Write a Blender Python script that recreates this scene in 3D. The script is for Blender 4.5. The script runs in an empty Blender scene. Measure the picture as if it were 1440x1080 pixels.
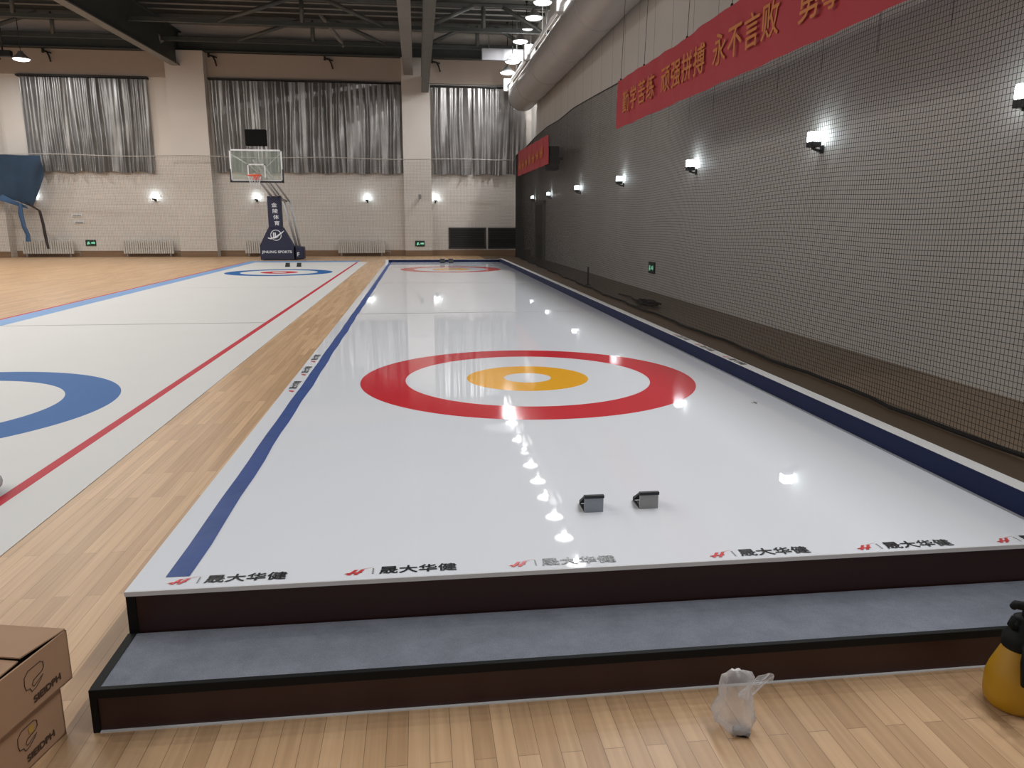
import bpy, bmesh, math, random
from mathutils import Vector, Matrix
random.seed(7)
sc = bpy.context.scene
COL = sc.collection
R = math.radians
PI = math.pi

# ------------------------------------------------------------------ metric facts of the place
H = 1.43175            # camera height
ZP = 0.282             # playing surface of the raised sheet
YB = 33.3              # back wall
XW = 4.9               # right wall
XN = 3.68              # net along the right side

# ------------------------------------------------------------------ materials
MATS = {}
def nt(name):
    m = bpy.data.materials.new(name); m.use_nodes = True
    n = m.node_tree; b = n.nodes['Principled BSDF']
    MATS[name] = m
    return m, n, b

def mat(name, col, rough=0.5, metal=0.0, spec=None, noise=0.0, nscale=8.0, bump=0.0, emit=None, estr=0.0, coat=0.0):
    m, n, b = nt(name)
    b.inputs['Base Color'].default_value = (*col, 1)
    b.inputs['Roughness'].default_value = rough
    b.inputs['Metallic'].default_value = metal
    if spec is not None: b.inputs['Specular IOR Level'].default_value = spec
    if coat: b.inputs['Coat Weight'].default_value = coat; b.inputs['Coat Roughness'].default_value = 0.05
    if emit:
        b.inputs['Emission Color'].default_value = (*emit, 1); b.inputs['Emission Strength'].default_value = estr
    if noise or bump:
        tc = n.nodes.new('ShaderNodeTexCoord'); no = n.nodes.new('ShaderNodeTexNoise')
        no.inputs['Scale'].default_value = nscale; no.inputs['Detail'].default_value = 5
        n.links.new(tc.outputs['Object'], no.inputs['Vector'])
        if noise:
            mx = n.nodes.new('ShaderNodeMix'); mx.data_type = 'RGBA'
            mx.inputs[6].default_value = (*[c*(1-noise) for c in col], 1)
            mx.inputs[7].default_value = (*[min(1, c*(1+noise)) for c in col], 1)
            n.links.new(no.outputs['Fac'], mx.inputs[0]); n.links.new(mx.outputs[2], b.inputs['Base Color'])
        if bump:
            bp = n.nodes.new('ShaderNodeBump'); bp.inputs['Strength'].default_value = bump; bp.inputs['Distance'].default_value = 0.02
            n.links.new(no.outputs['Fac'], bp.inputs['Height']); n.links.new(bp.outputs['Normal'], b.inputs['Normal'])
    return m

def math_node(n, op, a, b=None):
    x = n.nodes.new('ShaderNodeMath'); x.operation = op
    for i, v in enumerate((a, b)):
        if v is None: continue
        if isinstance(v, (int, float)): x.inputs[i].default_value = v
        else: n.links.new(v, x.inputs[i])
    return x.outputs[0]

def mixc(n, fac, a, b, blend='MIX'):
    x = n.nodes.new('ShaderNodeMix'); x.data_type = 'RGBA'; x.blend_type = blend
    for i, v in ((0, fac), (6, a), (7, b)):
        if isinstance(v, (int, float)): x.inputs[i].default_value = v
        elif isinstance(v, tuple): x.inputs[i].default_value = (*v, 1)
        else: n.links.new(v, x.inputs[i])
    return x.outputs[2]

def floor_material():
    m, n, b = nt('wood_floor')
    tc = n.nodes.new('ShaderNodeTexCoord'); s = n.nodes.new('ShaderNodeSeparateXYZ'); n.links.new(tc.outputs['Object'], s.inputs[0])
    cb = n.nodes.new('ShaderNodeCombineXYZ'); n.links.new(s.outputs['Y'], cb.inputs['X']); n.links.new(s.outputs['X'], cb.inputs['Y'])
    br = n.nodes.new('ShaderNodeTexBrick'); n.links.new(cb.outputs[0], br.inputs['Vector'])
    br.offset = 0.37; br.offset_frequency = 2
    br.inputs['Scale'].default_value = 1; br.inputs['Brick Width'].default_value = 1.1; br.inputs['Row Height'].default_value = 0.06
    br.inputs['Mortar Size'].default_value = 0.0011; br.inputs['Mortar Smooth'].default_value = 0.3
    br.inputs['Color1'].default_value = (0.65, 0.43, 0.25, 1); br.inputs['Color2'].default_value = (0.49, 0.308, 0.17, 1)
    br.inputs['Mortar'].default_value = (0.27, 0.175, 0.10, 1)
    mp = n.nodes.new('ShaderNodeMapping'); mp.inputs['Scale'].default_value = (45, 1.6, 1); n.links.new(tc.outputs['Object'], mp.inputs['Vector'])
    gr = n.nodes.new('ShaderNodeTexNoise'); gr.inputs['Scale'].default_value = 1; gr.inputs['Detail'].default_value = 4; n.links.new(mp.outputs[0], gr.inputs['Vector'])
    rp = n.nodes.new('ShaderNodeValToRGB'); rp.color_ramp.elements[0].position = 0.3; rp.color_ramp.elements[0].color = (0.80, 0.78, 0.76, 1)
    rp.color_ramp.elements[1].position = 0.7; rp.color_ramp.elements[1].color = (1, 1, 1, 1); n.links.new(gr.outputs['Fac'], rp.inputs[0])
    c = mixc(n, 1.0, br.outputs['Color'], rp.outputs['Color'], 'MULTIPLY')
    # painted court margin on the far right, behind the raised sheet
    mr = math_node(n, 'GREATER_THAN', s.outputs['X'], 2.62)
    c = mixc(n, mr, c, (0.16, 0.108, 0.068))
    n.links.new(c, b.inputs['Base Color'])
    b.inputs['Roughness'].default_value = 0.36
    b.inputs['Specular IOR Level'].default_value = 0.28
    return m

def brick_wall_material(name, base, axis, zlim):
    m, n, b = nt(name)
    tc = n.nodes.new('ShaderNodeTexCoord'); s = n.nodes.new('ShaderNodeSeparateXYZ'); n.links.new(tc.outputs['Object'], s.inputs[0])
    cb = n.nodes.new('ShaderNodeCombineXYZ'); n.links.new(s.outputs[axis], cb.inputs['X']); n.links.new(s.outputs['Z'], cb.inputs['Y'])
    br = n.nodes.new('ShaderNodeTexBrick'); n.links.new(cb.outputs[0], br.inputs['Vector'])
    br.inputs['Scale'].default_value = 1; br.inputs['Brick Width'].default_value = 0.42; br.inputs['Row Height'].default_value = 0.21
    br.inputs['Mortar Size'].default_value = 0.012
    br.inputs['Color1'].default_value = (1, 1, 1, 1); br.inputs['Color2'].default_value = (0.95, 0.95, 0.95, 1); br.inputs['Mortar'].default_value = (0.9, 0.9, 0.9, 1)
    up = math_node(n, 'GREATER_THAN', s.outputs['Z'], zlim)
    fac = mixc(n, up, br.outputs['Color'], (1.0, 1.0, 1.0))
    no = n.nodes.new('ShaderNodeTexNoise'); no.inputs['Scale'].default_value = 0.5; no.inputs['Detail'].default_value = 4; n.links.new(tc.outputs['Object'], no.inputs['Vector'])
    stain = mixc(n, no.outputs['Fac'], tuple(c*0.9 for c in base), tuple(min(1, c*1.08) for c in base))
    c = mixc(n, 1.0, stain, fac, 'MULTIPLY')
    n.links.new(c, b.inputs['Base Color']); b.inputs['Roughness'].default_value = 0.6
    return m

def panel_wall_material():
    m, n, b = nt('panel_wall')
    tc = n.nodes.new('ShaderNodeTexCoord'); s = n.nodes.new('ShaderNodeSeparateXYZ'); n.links.new(tc.outputs['Object'], s.inputs[0])
    fr = math_node(n, 'FRACT', math_node(n, 'MULTIPLY', s.outputs['Y'], 1/1.15))
    ln = math_node(n, 'LESS_THAN', fr, 0.018)
    up = math_node(n, 'GREATER_THAN', s.outputs['Z'], 3.2)
    j = math_node(n, 'MULTIPLY', ln, up)
    no = n.nodes.new('ShaderNodeTexNoise'); no.inputs['Scale'].default_value = 0.35; no.inputs['Detail'].default_value = 3; n.links.new(tc.outputs['Object'], no.inputs['Vector'])
    base = mixc(n, no.outputs['Fac'], (0.50, 0.475, 0.44), (0.60, 0.57, 0.53))
    c = mixc(n, j, base, (0.2, 0.19, 0.17))
    n.links.new(c, b.inputs['Base Color']); b.inputs['Roughness'].default_value = 0.62
    return m

def wood_panel(name, c1, c2, rough=0.4):
    m, n, b = nt(name)
    tc = n.nodes.new('ShaderNodeTexCoord'); mp = n.nodes.new('ShaderNodeMapping'); mp.inputs['Scale'].default_value = (1.5, 20, 20)
    n.links.new(tc.outputs['Object'], mp.inputs['Vector'])
    no = n.nodes.new('ShaderNodeTexNoise'); no.inputs['Scale'].default_value = 1; no.inputs['Detail'].default_value = 4; n.links.new(mp.outputs[0], no.inputs['Vector'])
    n.links.new(mixc(n, no.outputs['Fac'], c1, c2), b.inputs['Base Color']); b.inputs['Roughness'].default_value = rough
    return m

def carpet_material():
    m, n, b = nt('carpet')
    tc = n.nodes.new('ShaderNodeTexCoord')
    a = n.nodes.new('ShaderNodeTexNoise'); a.inputs['Scale'].default_value = 9; a.inputs['Detail'].default_value = 8; a.inputs['Roughness'].default_value = 0.75
    f = n.nodes.new('ShaderNodeTexNoise'); f.inputs['Scale'].default_value = 260; f.inputs['Detail'].default_value = 2
    for x in (a, f): n.links.new(tc.outputs['Object'], x.inputs['Vector'])
    rp = n.nodes.new('ShaderNodeValToRGB'); rp.color_ramp.elements[0].position = 0.3; rp.color_ramp.elements[0].color = (0.115, 0.128, 0.158, 1)
    rp.color_ramp.elements[1].position = 0.7; rp.color_ramp.elements[1].color = (0.25, 0.27, 0.32, 1)
    n.links.new(a.outputs['Fac'], rp.inputs[0])
    c = mixc(n, 0.5, rp.outputs[0], mixc(n, f.outputs['Fac'], (0.08, 0.088, 0.11), (0.32, 0.34, 0.39)))
    n.links.new(c, b.inputs['Base Color']); b.inputs['Roughness'].default_value = 0.95; b.inputs['Specular IOR Level'].default_value = 0.1
    bp = n.nodes.new('ShaderNodeBump'); bp.inputs['Strength'].default_value = 0.4; bp.inputs['Distance'].default_value = 0.003
    n.links.new(f.outputs['Fac'], bp.inputs['Height']); n.links.new(bp.outputs['Normal'], b.inputs['Normal'])
    return m

def glassy(name, col, alpha, rough=0.1):
    m, n, b = nt(name)
    b.inputs['Base Color'].default_value = (*col, 1); b.inputs['Roughness'].default_value = rough; b.inputs['Alpha'].default_value = alpha
    return m

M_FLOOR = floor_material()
M_BACK = brick_wall_material('painted_brick', (0.70, 0.652, 0.60), 'X', 3.3)
M_LINTEL = mat('lintel_shade_tone', (0.46, 0.385, 0.32), 0.65, noise=0.08, nscale=0.7)  # wall colour darkened to paint in the dim light near the roof
M_RIGHT = panel_wall_material()
M_ROOF = mat('roof_deck', (0.055, 0.055, 0.05), 0.8, noise=0.5, nscale=0.8)
M_STEEL = mat('dark_steel', (0.055, 0.065, 0.062), 0.55, noise=0.25, nscale=2)
M_STEELB = mat('grey_steel', (0.20, 0.20, 0.19), 0.5, noise=0.2, nscale=2)
M_STEELM = mat('mid_steel', (0.10, 0.105, 0.10), 0.55, noise=0.3, nscale=3)
M_ICE = mat('ice_white', (0.77, 0.795, 0.84), 0.02, spec=0.34, noise=0.012, nscale=1.5)
M_RED = mat('ring_red', (0.62, 0.028, 0.042), 0.08)
M_YEL = mat('ring_yellow', (0.90, 0.43, 0.016), 0.08)
M_TAPE = mat('navy_tape', (0.034, 0.074, 0.24), 0.4, spec=0.2, noise=0.2, nscale=6, bump=0.25)
M_CURB = mat('navy_curb', (0.010, 0.016, 0.055), 0.6, spec=0.15, noise=0.2, nscale=5)
M_LINE = mat('line_grey', (0.20, 0.21, 0.20), 0.3)
M_LINE2 = mat('line_pale', (0.55, 0.55, 0.52), 0.3)
M_EDGE = mat('white_edging', (0.72, 0.72, 0.71), 0.4, noise=0.04, nscale=6)
M_RISER = wood_panel('dark_mahogany', (0.024, 0.0065, 0.006), (0.042, 0.011, 0.009), 0.42)
M_BLACK = mat('black_trim', (0.006, 0.007, 0.007), 0.6, spec=0.18)
M_CARPET = carpet_material()
M_INK = mat('print_black', (0.012, 0.014, 0.016), 0.3)
M_LOGO = mat('print_red', (0.62, 0.05, 0.05), 0.3)
M_GREYINK = mat('print_grey', (0.25, 0.25, 0.25), 0.4)
M_MAT = mat('mat_white', (0.61, 0.61, 0.60), 0.5, spec=0.2, noise=0.03, nscale=1.2)
M_BLUE = mat('ring_blue', (0.008, 0.105, 0.33), 0.5, spec=0.12)
M_LBLUE = mat('light_blue', (0.18, 0.32, 0.56), 0.5, spec=0.15, noise=0.15, nscale=0.7)
M_MRED = mat('mat_red', (0.48, 0.025, 0.045), 0.5, spec=0.12)
M_CURTAIN = mat('silver_curtain', (0.28, 0.27, 0.26), 0.33, metal=0.7, noise=0.4, nscale=1.7)
M_RAIL = mat('dark_rail', (0.02, 0.018, 0.016), 0.5)
M_RAD = mat('radiator_white', (0.60, 0.57, 0.52), 0.45)
M_NET = mat('net_cord', (0.030, 0.029, 0.028), 0.8)
M_ROPE = mat('black_rope', (0.012, 0.010, 0.009), 0.85)
M_ROPEG = mat('grey_rope', (0.42, 0.40, 0.37), 0.8)
M_BANNER = mat('banner_red', (0.36, 0.020, 0.030), 0.6, noise=0.08, nscale=1.3)
M_GOLD = mat('banner_gold', (0.48, 0.15, 0.022), 0.5)
M_DUCT = mat('duct_fabric', (0.40, 0.37, 0.35), 0.42, metal=0.25, noise=0.12, nscale=1.2)
M_PIPE = mat('white_pipe', (0.58, 0.58, 0.57), 0.4)
M_PANEL = mat('panel_grey', (0.34, 0.34, 0.36), 0.4)
M_LAMP = mat('lamp_diffuser', (1, 1, 1), 0.4, emit=(1.0, 0.99, 0.98), estr=4)
M_SCONCE = mat('sconce_glass', (1, 1, 1), 0.4, emit=(0.80, 0.93, 1.0), estr=20)
M_DARK = mat('dark_fixture', (0.015, 0.016, 0.017), 0.45)
M_GREYFX = mat('grey_fixture', (0.25, 0.25, 0.25), 0.5)
M_SPK = mat('speaker_black', (0.006, 0.006, 0.006), 0.8, spec=0.1)
M_VENT = mat('vent_dark', (0.035, 0.036, 0.036), 0.5, noise=0.2, nscale=5)
M_DOOR = wood_panel('door_dark', (0.03, 0.022, 0.018), (0.05, 0.036, 0.028), 0.5)
M_DFRAME = mat('door_frame_grey', (0.26, 0.25, 0.23), 0.5)
M_BASE = wood_panel('base_wood', (0.20, 0.12, 0.065), (0.28, 0.17, 0.095), 0.5)
M_NAVY = mat('navy_vinyl', (0.012, 0.015, 0.045), 0.45, noise=0.15, nscale=4)
M_WHITE = mat('print_white', (0.70, 0.72, 0.75), 0.5)
M_ARM = mat('arm_white', (0.55, 0.56, 0.57), 0.4)
M_HOOP = mat('hoop_orange', (0.75, 0.10, 0.03), 0.45)
M_GLASS = glassy('board_glass', (0.42, 0.50, 0.44), 0.22, 0.08)
M_CLOTH = mat('navy_cloth', (0.020, 0.045, 0.085), 0.8, noise=0.25, nscale=3)
M_CLOTHL = mat('blue_cloth', (0.045, 0.10, 0.20), 0.8, noise=0.2, nscale=3)
M_STRAP = mat('brown_strap', (0.03, 0.022, 0.02), 0.8)
M_RUBBER = mat('hack_rubber', (0.012, 0.013, 0.014), 0.6)
M_HACK = mat('hack_grey', (0.27, 0.30, 0.33), 0.5, noise=0.06, nscale=10)
M_HACK2 = mat('hack_grey_warm', (0.30, 0.295, 0.29), 0.5, noise=0.06, nscale=10)
M_CARD = mat('cardboard', (0.37, 0.225, 0.135), 0.8, noise=0.07, nscale=9)
M_CARDD = mat('carton_inner_shade', (0.035, 0.020, 0.012), 0.9)  # near-black colour paints the shade inside the carton
M_CARDL = mat('cardboard_edge', (0.42, 0.29, 0.20), 0.8)
M_PRINT = mat('carton_print', (0.06, 0.032, 0.018), 0.7)
M_GOLDP = mat('carton_gold', (0.42, 0.26, 0.05), 0.6)
M_BAG = None
M_SPRAY = mat('sprayer_yellow', (0.40, 0.205, 0.004), 0.45)
M_STONE = mat('stone_granite', (0.34, 0.36, 0.36), 0.25, noise=0.4, nscale=60)
M_GREEN = mat('exit_green', (0.012, 0.035, 0.022), 0.4)
M_GREENG = mat('exit_glow', (0.1, 0.6, 0.35), 0.4, emit=(0.35, 0.8, 0.55), estr=0.5)

def bag_material():
    m, n, b = nt('clear_plastic')
    b.inputs['Base Color'].default_value = (0.72, 0.70, 0.70, 1); b.inputs['Roughness'].default_value = 0.22
    lw = n.nodes.new('ShaderNodeLayerWeight'); lw.inputs['Blend'].default_value = 0.45
    rp = n.nodes.new('ShaderNodeMapRange'); rp.inputs['To Min'].default_value = 0.20; rp.inputs['To Max'].default_value = 0.75
    n.links.new(lw.outputs['Facing'], rp.inputs['Value']); n.links.new(rp.outputs[0], b.inputs['Alpha'])
    return m
M_BAG = bag_material()

# ------------------------------------------------------------------ mesh builder
class MB:
    def __init__(self): self.v = []; self.f = []; self.m = []; self.mats = []; self.smooth = []
    def mi(self, m):
        if m not in self.mats: self.mats.append(m)
        return self.mats.index(m)
    def add(self, vs, fs, m, T=None, smooth=False):
        o = len(self.v); k = self.mi(m)
        for p in vs:
            p = Vector(p)
            if T is not None: p = T @ p
            self.v.append(p)
        for f in fs: self.f.append([i+o for i in f]); self.m.append(k); self.smooth.append(smooth)
        return self
    def box(self, x0, x1, y0, y1, z0, z1, m, T=None, bev=0.0):
        if bev > 0:
            bm = bmesh.new(); bmesh.ops.create_cube(bm, size=1)
            for v in bm.verts: v.co = Vector(((x0+x1)/2+v.co.x*(x1-x0), (y0+y1)/2+v.co.y*(y1-y0), (z0+z1)/2+v.co.z*(z1-z0)))
            bmesh.ops.bevel(bm, geom=list(bm.edges), offset=bev, segments=2, affect='EDGES', profile=0.5)
            bm.verts.index_update()
            self.add([v.co.copy() for v in bm.verts], [[v.index for v in f.verts] for f in bm.faces], m, T); bm.free()
            return self
        vs = [(x, y, z) for z in (z0, z1) for y in (y0, y1) for x in (x0, x1)]
        return self.add(vs, [(0, 2, 3, 1), (4, 5, 7, 6), (0, 1, 5, 4), (2, 6, 7, 3), (0, 4, 6, 2), (1, 3, 7, 5)], m, T)
    def tube(self, pts, r, m, n=8, T=None, cap=True, smooth=True):
        pts = [Vector(p) for p in pts]; rs = r if isinstance(r, (list, tuple)) else [r]*len(pts)
        vs = []; fs = []
        up = None
        for i, p in enumerate(pts):
            d = (pts[min(i+1, len(pts)-1)]-pts[max(i-1, 0)]).normalized()
            if up is None:
                up = Vector((0, 0, 1)) if abs(d.z) < 0.9 else Vector((1, 0, 0))
            a = d.cross(up).normalized(); b = a.cross(d).normalized(); up = b
            for k in range(n):
                t = 2*PI*k/n + PI/n
                vs.append(p+(a*math.cos(t)+b*math.sin(t))*rs[i])
        for i in range(len(pts)-1):
            for k in range(n):
                fs.append((i*n+k, i*n+(k+1) % n, (i+1)*n+(k+1) % n, (i+1)*n+k))
        if cap: fs.append(tuple(range(n))[::-1]); fs.append(tuple((len(pts)-1)*n+k for k in range(n)))
        return self.add(vs, fs, m, T, smooth)
    def lathe(self, prof, m, n=24, T=None, smooth=True):
        vs = []; fs = []
        for (r, z) in prof:
            for k in range(n):
                t = 2*PI*k/n; vs.append((r*math.cos(t), r*math.sin(t), z))
        for i in range(len(prof)-1):
            for k in range(n): fs.append((i*n+k, i*n+(k+1) % n, (i+1)*n+(k+1) % n, (i+1)*n+k))
        if prof[0][0] > 1e-6: fs.append(tuple(range(n))[::-1])
        if prof[-1][0] > 1e-6: fs.append(tuple((len(prof)-1)*n+k for k in range(n)))
        return self.add(vs, fs, m, T, smooth)
    def prism(self, poly, z0, z1, m, T=None):
        n = len(poly)
        vs = [(x, y, z0) for x, y in poly]+[(x, y, z1) for x, y in poly]
        fs = [tuple(range(n))[::-1], tuple(range(n, 2*n))]+[(k, (k+1) % n, n+(k+1) % n, n+k) for k in range(n)]
        return self.add(vs, fs, m, T)
    def ring(self, cx, cy, r0, r1, z0, z1, m, n=128):
        vs = []; fs = []
        for r in (r0, r1):
            for z in (z0, z1):
                for k in range(n): t = 2*PI*k/n; vs.append((cx+r*math.cos(t), cy+r*math.sin(t), z))
        A, B, C, D = 0, n, 2*n, 3*n
        for k in range(n):
            j = (k+1) % n
            fs += [(B+k, D+k, D+j, B+j), (C+k, C+j, D+j, D+k), (A+k, B+k, B+j, A+j), (A+k, A+j, C+j, C+k)]
        return self.add(vs, fs, m)
    def text(self, body, size, m, T, sx=1.0, sy=1.0, bold=0.0, align='LEFT'):
        cu = bpy.data.curves.new('lettering', 'FONT'); cu.body = body; cu.size = size; cu.resolution_u = 3; cu.align_x = align
        o = bpy.data.objects.new('lettering', cu); COL.objects.link(o)
        me = bpy.data.meshes.new_from_object(o.evaluated_get(bpy.context.evaluated_depsgraph_get()))
        S = Matrix.Diagonal((sx, sy, 1, 1))
        sh = [(0, 0)] if bold == 0 else [(0, 0), (bold, 0.2*bold), (-bold, -0.2*bold), (0.2*bold, -bold), (-0.2*bold, bold)]
        for k, (dx, dy) in enumerate(sh):
            self.add([v.co for v in me.vertices], [list(p.vertices) for p in me.polygons], m, T @ Matrix.Translation((dx, dy, 0.00004*k)) @ S)
        bpy.data.objects.remove(o); bpy.data.curves.remove(cu); bpy.data.meshes.remove(me)
        return self
    def build(self, name, parent=None, loc=None):
        me = bpy.data.meshes.new(name); me.from_pydata([tuple(p) for p in self.v], [], self.f)
        for m in self.mats: me.materials.append(m)
        for p, k, s in zip(me.polygons, self.m, self.smooth): p.material_index = k; p.use_smooth = s
        me.update()
        o = bpy.data.objects.new(name, me); COL.objects.link(o)
        if loc is not None: o.location = loc
        if parent is not None: o.parent = parent
        return o

def tag(o, label=None, cat=None, group=None, kind=None):
    if label: o['label'] = label
    if cat: o['category'] = cat
    if group: o['group'] = group
    if kind: o['kind'] = kind
    return o
def thing(name, label, cat, loc=(0, 0, 0), rz=0, group=None):
    o = bpy.data.objects.new(name, None); o.empty_display_size = 0.2; COL.objects.link(o)
    o.location = loc; o.rotation_euler = (0, 0, rz)
    return tag(o, label, cat, group)
def dup(root, loc, rz, label, group=None):
    r = root.copy(); COL.objects.link(r); r.location = loc; r.rotation_euler = (0, 0, rz); r['label'] = label
    if group: r['group'] = group
    for ch in list(root.children):
        c = ch.copy(); COL.objects.link(c); c.parent = r
        for g in list(ch.children):
            d = g.copy(); COL.objects.link(d); d.parent = c
    return r
def frame(o, x, y, z=None):
    x = Vector(x).normalized(); y = Vector(y).normalized(); z = x.cross(y)
    M = Matrix((x, y, z)).transposed().to_4x4(); M.translation = Vector(o)
    return M
def struct(mb, name): return tag(mb.build(name), kind='structure')

# ------------------------------------------------------------------ setting
def roof_z(y): return 9.05
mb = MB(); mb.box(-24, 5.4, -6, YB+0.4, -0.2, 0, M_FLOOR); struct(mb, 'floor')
mb = MB()
mb.box(-24, XW+0.3, YB, YB+0.3, 0, 9.3, M_BACK)
for a, b in ((-19.4, -16.15), (-9.65, -8.2), (-0.53, 0.62)):           # piers between the window bays
    mb.box(a, b, YB-0.55 if a < -1 else YB-0.35, YB+0.01, 0, 7.95, M_BACK)
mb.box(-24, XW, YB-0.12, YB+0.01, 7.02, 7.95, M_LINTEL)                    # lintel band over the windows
struct(mb, 'wall_back')
mb = MB(); mb.box(XW, XW+0.25, -6, YB+0.3, 0, 11.5, M_RIGHT); struct(mb, 'wall_right')
mb = MB()
vs = []
ys = [-6, YB+0.3]
for y in ys:
    for x in (-24, XW+0.25):
        vs += [(x, y, roof_z(y)), (x, y, roof_z(y)+0.12)]
mb.add(vs, [(0, 2, 6, 4), (1, 5, 7, 3), (0, 1, 3, 2), (4, 6, 7, 5), (0, 4, 5, 1), (2, 3, 7, 6)], M_ROOF)
struct(mb, 'ceiling')
mb = MB()
for a, b, y in ((-16.15, -9.65, YB), (-8.2, -0.53, YB), (0.62, XW, YB), (-9.65, -8.2, YB-0.55), (-0.53, 0.62, YB-0.35)):
    mb.box(a, b, y-0.03, y+0.005, 0, 0.24, M_BASE)
mb.box(-24, -16.15, YB-0.58, YB-0.54, 0, 0.24, M_BASE)
struct(mb, 'baseboard_back')
# door in the right wall near the far corner
mb = MB()
mb.box(XW-0.10, XW+0.02, 29.35, 29.5, 0, 2.25, M_DFRAME); mb.box(XW-0.10, XW+0.02, 31.35, 31.5, 0, 2.25, M_DFRAME); mb.box(XW-0.10, XW+0.02, 29.35, 31.5, 2.12, 2.25, M_DFRAME)
door = struct(mb, 'door_1')
mb = MB(); mb.box(XW-0.05, XW+0.01, 29.5, 30.42, 0.01, 2.12, M_DOOR); leaf = mb.build('door_leaf', door)
mb = MB(); mb.box(XW-0.05, XW+0.01, 30.44, 31.35, 0.01, 2.12, M_DOOR); mb.build('door_leaf', door)
mb = MB(); mb.tube([(XW-0.09, 30.3, 0.95), (XW-0.09, 30.3, 1.15)], 0.015, M_GREYFX); mb.box(XW-0.09, XW-0.04, 30.285, 30.315, 0.96, 0.985, M_GREYFX); mb.box(XW-0.09, XW-0.04, 30.285, 30.315, 1.115, 1.14, M_GREYFX); mb.build('door_handle', leaf)

# roof steel: ring beam, girders, trusses, purlins
def ibeam_x(mb, x0, x1, y, z0, z1, w, m):
    t = 0.035
    mb.box(x0, x1, y-w/2, y+w/2, z0, z0+t, m); mb.box(x0, x1, y-w/2, y+w/2, z1-t, z1, m); mb.box(x0, x1, y-0.02, y+0.02, z0, z1, m)
def ibeam_y(mb, x, y0, y1, z0, z1, w, m, mside=None):
    t = 0.04
    mb.box(x-w/2, x+w/2, y0, y1, z0, z0+t, m); mb.box(x-w/2, x+w/2, y0, y1, z1-t, z1, mside or m); mb.box(x-0.03, x+0.03, y0, y1, z0+t, z1-t, mside or m)
mb = MB(); ibeam_x(mb, -24, XW-0.05, YB-0.22, 7.96, 8.5, 0.34, M_STEEL)
tag(mb.build('edge_beam'), 'dark green-grey steel beam running along the top of the far wall', 'beam')
mb = MB(); ibeam_y(mb, 0, -25, 0, 7.37, 8.72, 0.31, M_STEELB, M_STEEL)
TG = Matrix.Translation((-9.2, YB-0.07, 0)) @ Matrix.Rotation(R(-2.8), 4, 'Z'); mb.v = [TG @ p for p in mb.v]
tag(mb.build('roof_girder'), 'dark roof girder with pale underside, slanting down to the wide left pier', 'girder', 'roof girders')
mb = MB(); ibeam_y(mb, -0.24, 8, YB-0.35, 7.28, 7.95, 0.37, M_STEELB, M_STEELM)
tag(mb.build('roof_girder'), 'pale grey roof girder running overhead to the middle pier', 'girder', 'roof girders')
mb = MB(); ibeam_y(mb, 0.42, 8, YB-0.38, 6.62, 7.25, 0.3, M_STEELM, M_STEELM)
for i in range(16):
    y = 9+i*1.5; mb.tube([(0.42, y, 7.2), (0.42, y+0.75, 8.7), (0.42, y+1.5, 7.2)], 0.05, M_STEELM, 6)
tag(mb.build('roof_girder'), 'narrow darker lattice girder just right of the pale girder', 'girder', 'roof girders')
# trusses across the hall
for i, (y, lab) in enumerate(((31.2, 'dark roof truss of bars nearest the far wall'), (28.4, 'dark roof truss of bars second from the far wall'))):
    t = thing('roof_truss', lab, 'truss', (0, y, 0), 0, 'roof trusses')
    zt = roof_z(y)-0.2
    mb = MB(); mb.box(-22, XW-0.1, -0.05, 0.05, zt-0.1, zt, M_STEELM); mb.build('top_chord', t)
    mb = MB(); mb.box(-22, XW-0.1, -0.06, 0.06, 8.0-0.05, 8.08, M_STEEL); mb.build('bottom_chord', t)
    zt -= 0.05
    for b0 in (-15.7, -6.5, 0.35):
        w = 5.5 if b0 < 0 else 4.2
        for seg in ((0.0, 8.0, 0.42, zt), (0.66, zt, 1.0, 8.0), (0.5, zt, 0.5, 8.05)):
            mb = MB(); mb.tube([(b0+seg[0]*w, 0, seg[1]), (b0+seg[2]*w, 0, seg[3])], 0.075, M_STEELM, 6); mb.build('web_bar', t)
for k, y in enumerate((32.6, 31.9, 30.5, 29.8, 29.1, 27.7, 26.9)):
    mb = MB(); z = roof_z(y)-0.012
    mb.box(-23, XW-0.05, y-0.04, y+0.04, z-0.16, z+0.01, M_STEELM); mb.box(-23, XW-0.05, y-0.09, y+0.09, z-0.175, z-0.16, M_STEELB)
    o = mb.build('roof_purlin')
    tag(o, ('first', 'second', 'third', 'fourth', 'fifth', 'sixth', 'seventh')[k]+' thin roof purlin counted from the far wall', 'purlin', 'roof purlins')
for k, (p, q, lab) in enumerate((((-9.85, 30.8, 8.95), (-9.2, 31.25, 7.9), 'grey leaning brace right of the left girder'), ((-3.4, 30.8, 8.95), (-2.6, 31.25, 7.95), 'grey leaning brace above the middle curtain'))):
    mb = MB(); mb.tube([p, q], 0.09, M_STEELB, 6); tag(mb.build('roof_brace'), lab, 'brace', 'roof braces')
mb = MB(); mb.box(2.62, 4.3, 30.9, 31.0, 7.54, 7.92, M_PANEL); mb.box(2.62, 4.3, 30.92, 31.2, 7.9, 7.96, M_PANEL)
for x in (2.9, 4.0): mb.tube([(x, 31.1, 7.95), (x, 31.1, 9.04)], 0.015, M_GREYFX, 5)
mb.box(2.6, 2.64, 30.92, 31.2, 7.54, 7.96, M_GREYFX)
tag(mb.build('white_duct_panel'), 'white rectangular duct panel fixed under the roof beside the lamps', 'duct panel')
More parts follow.
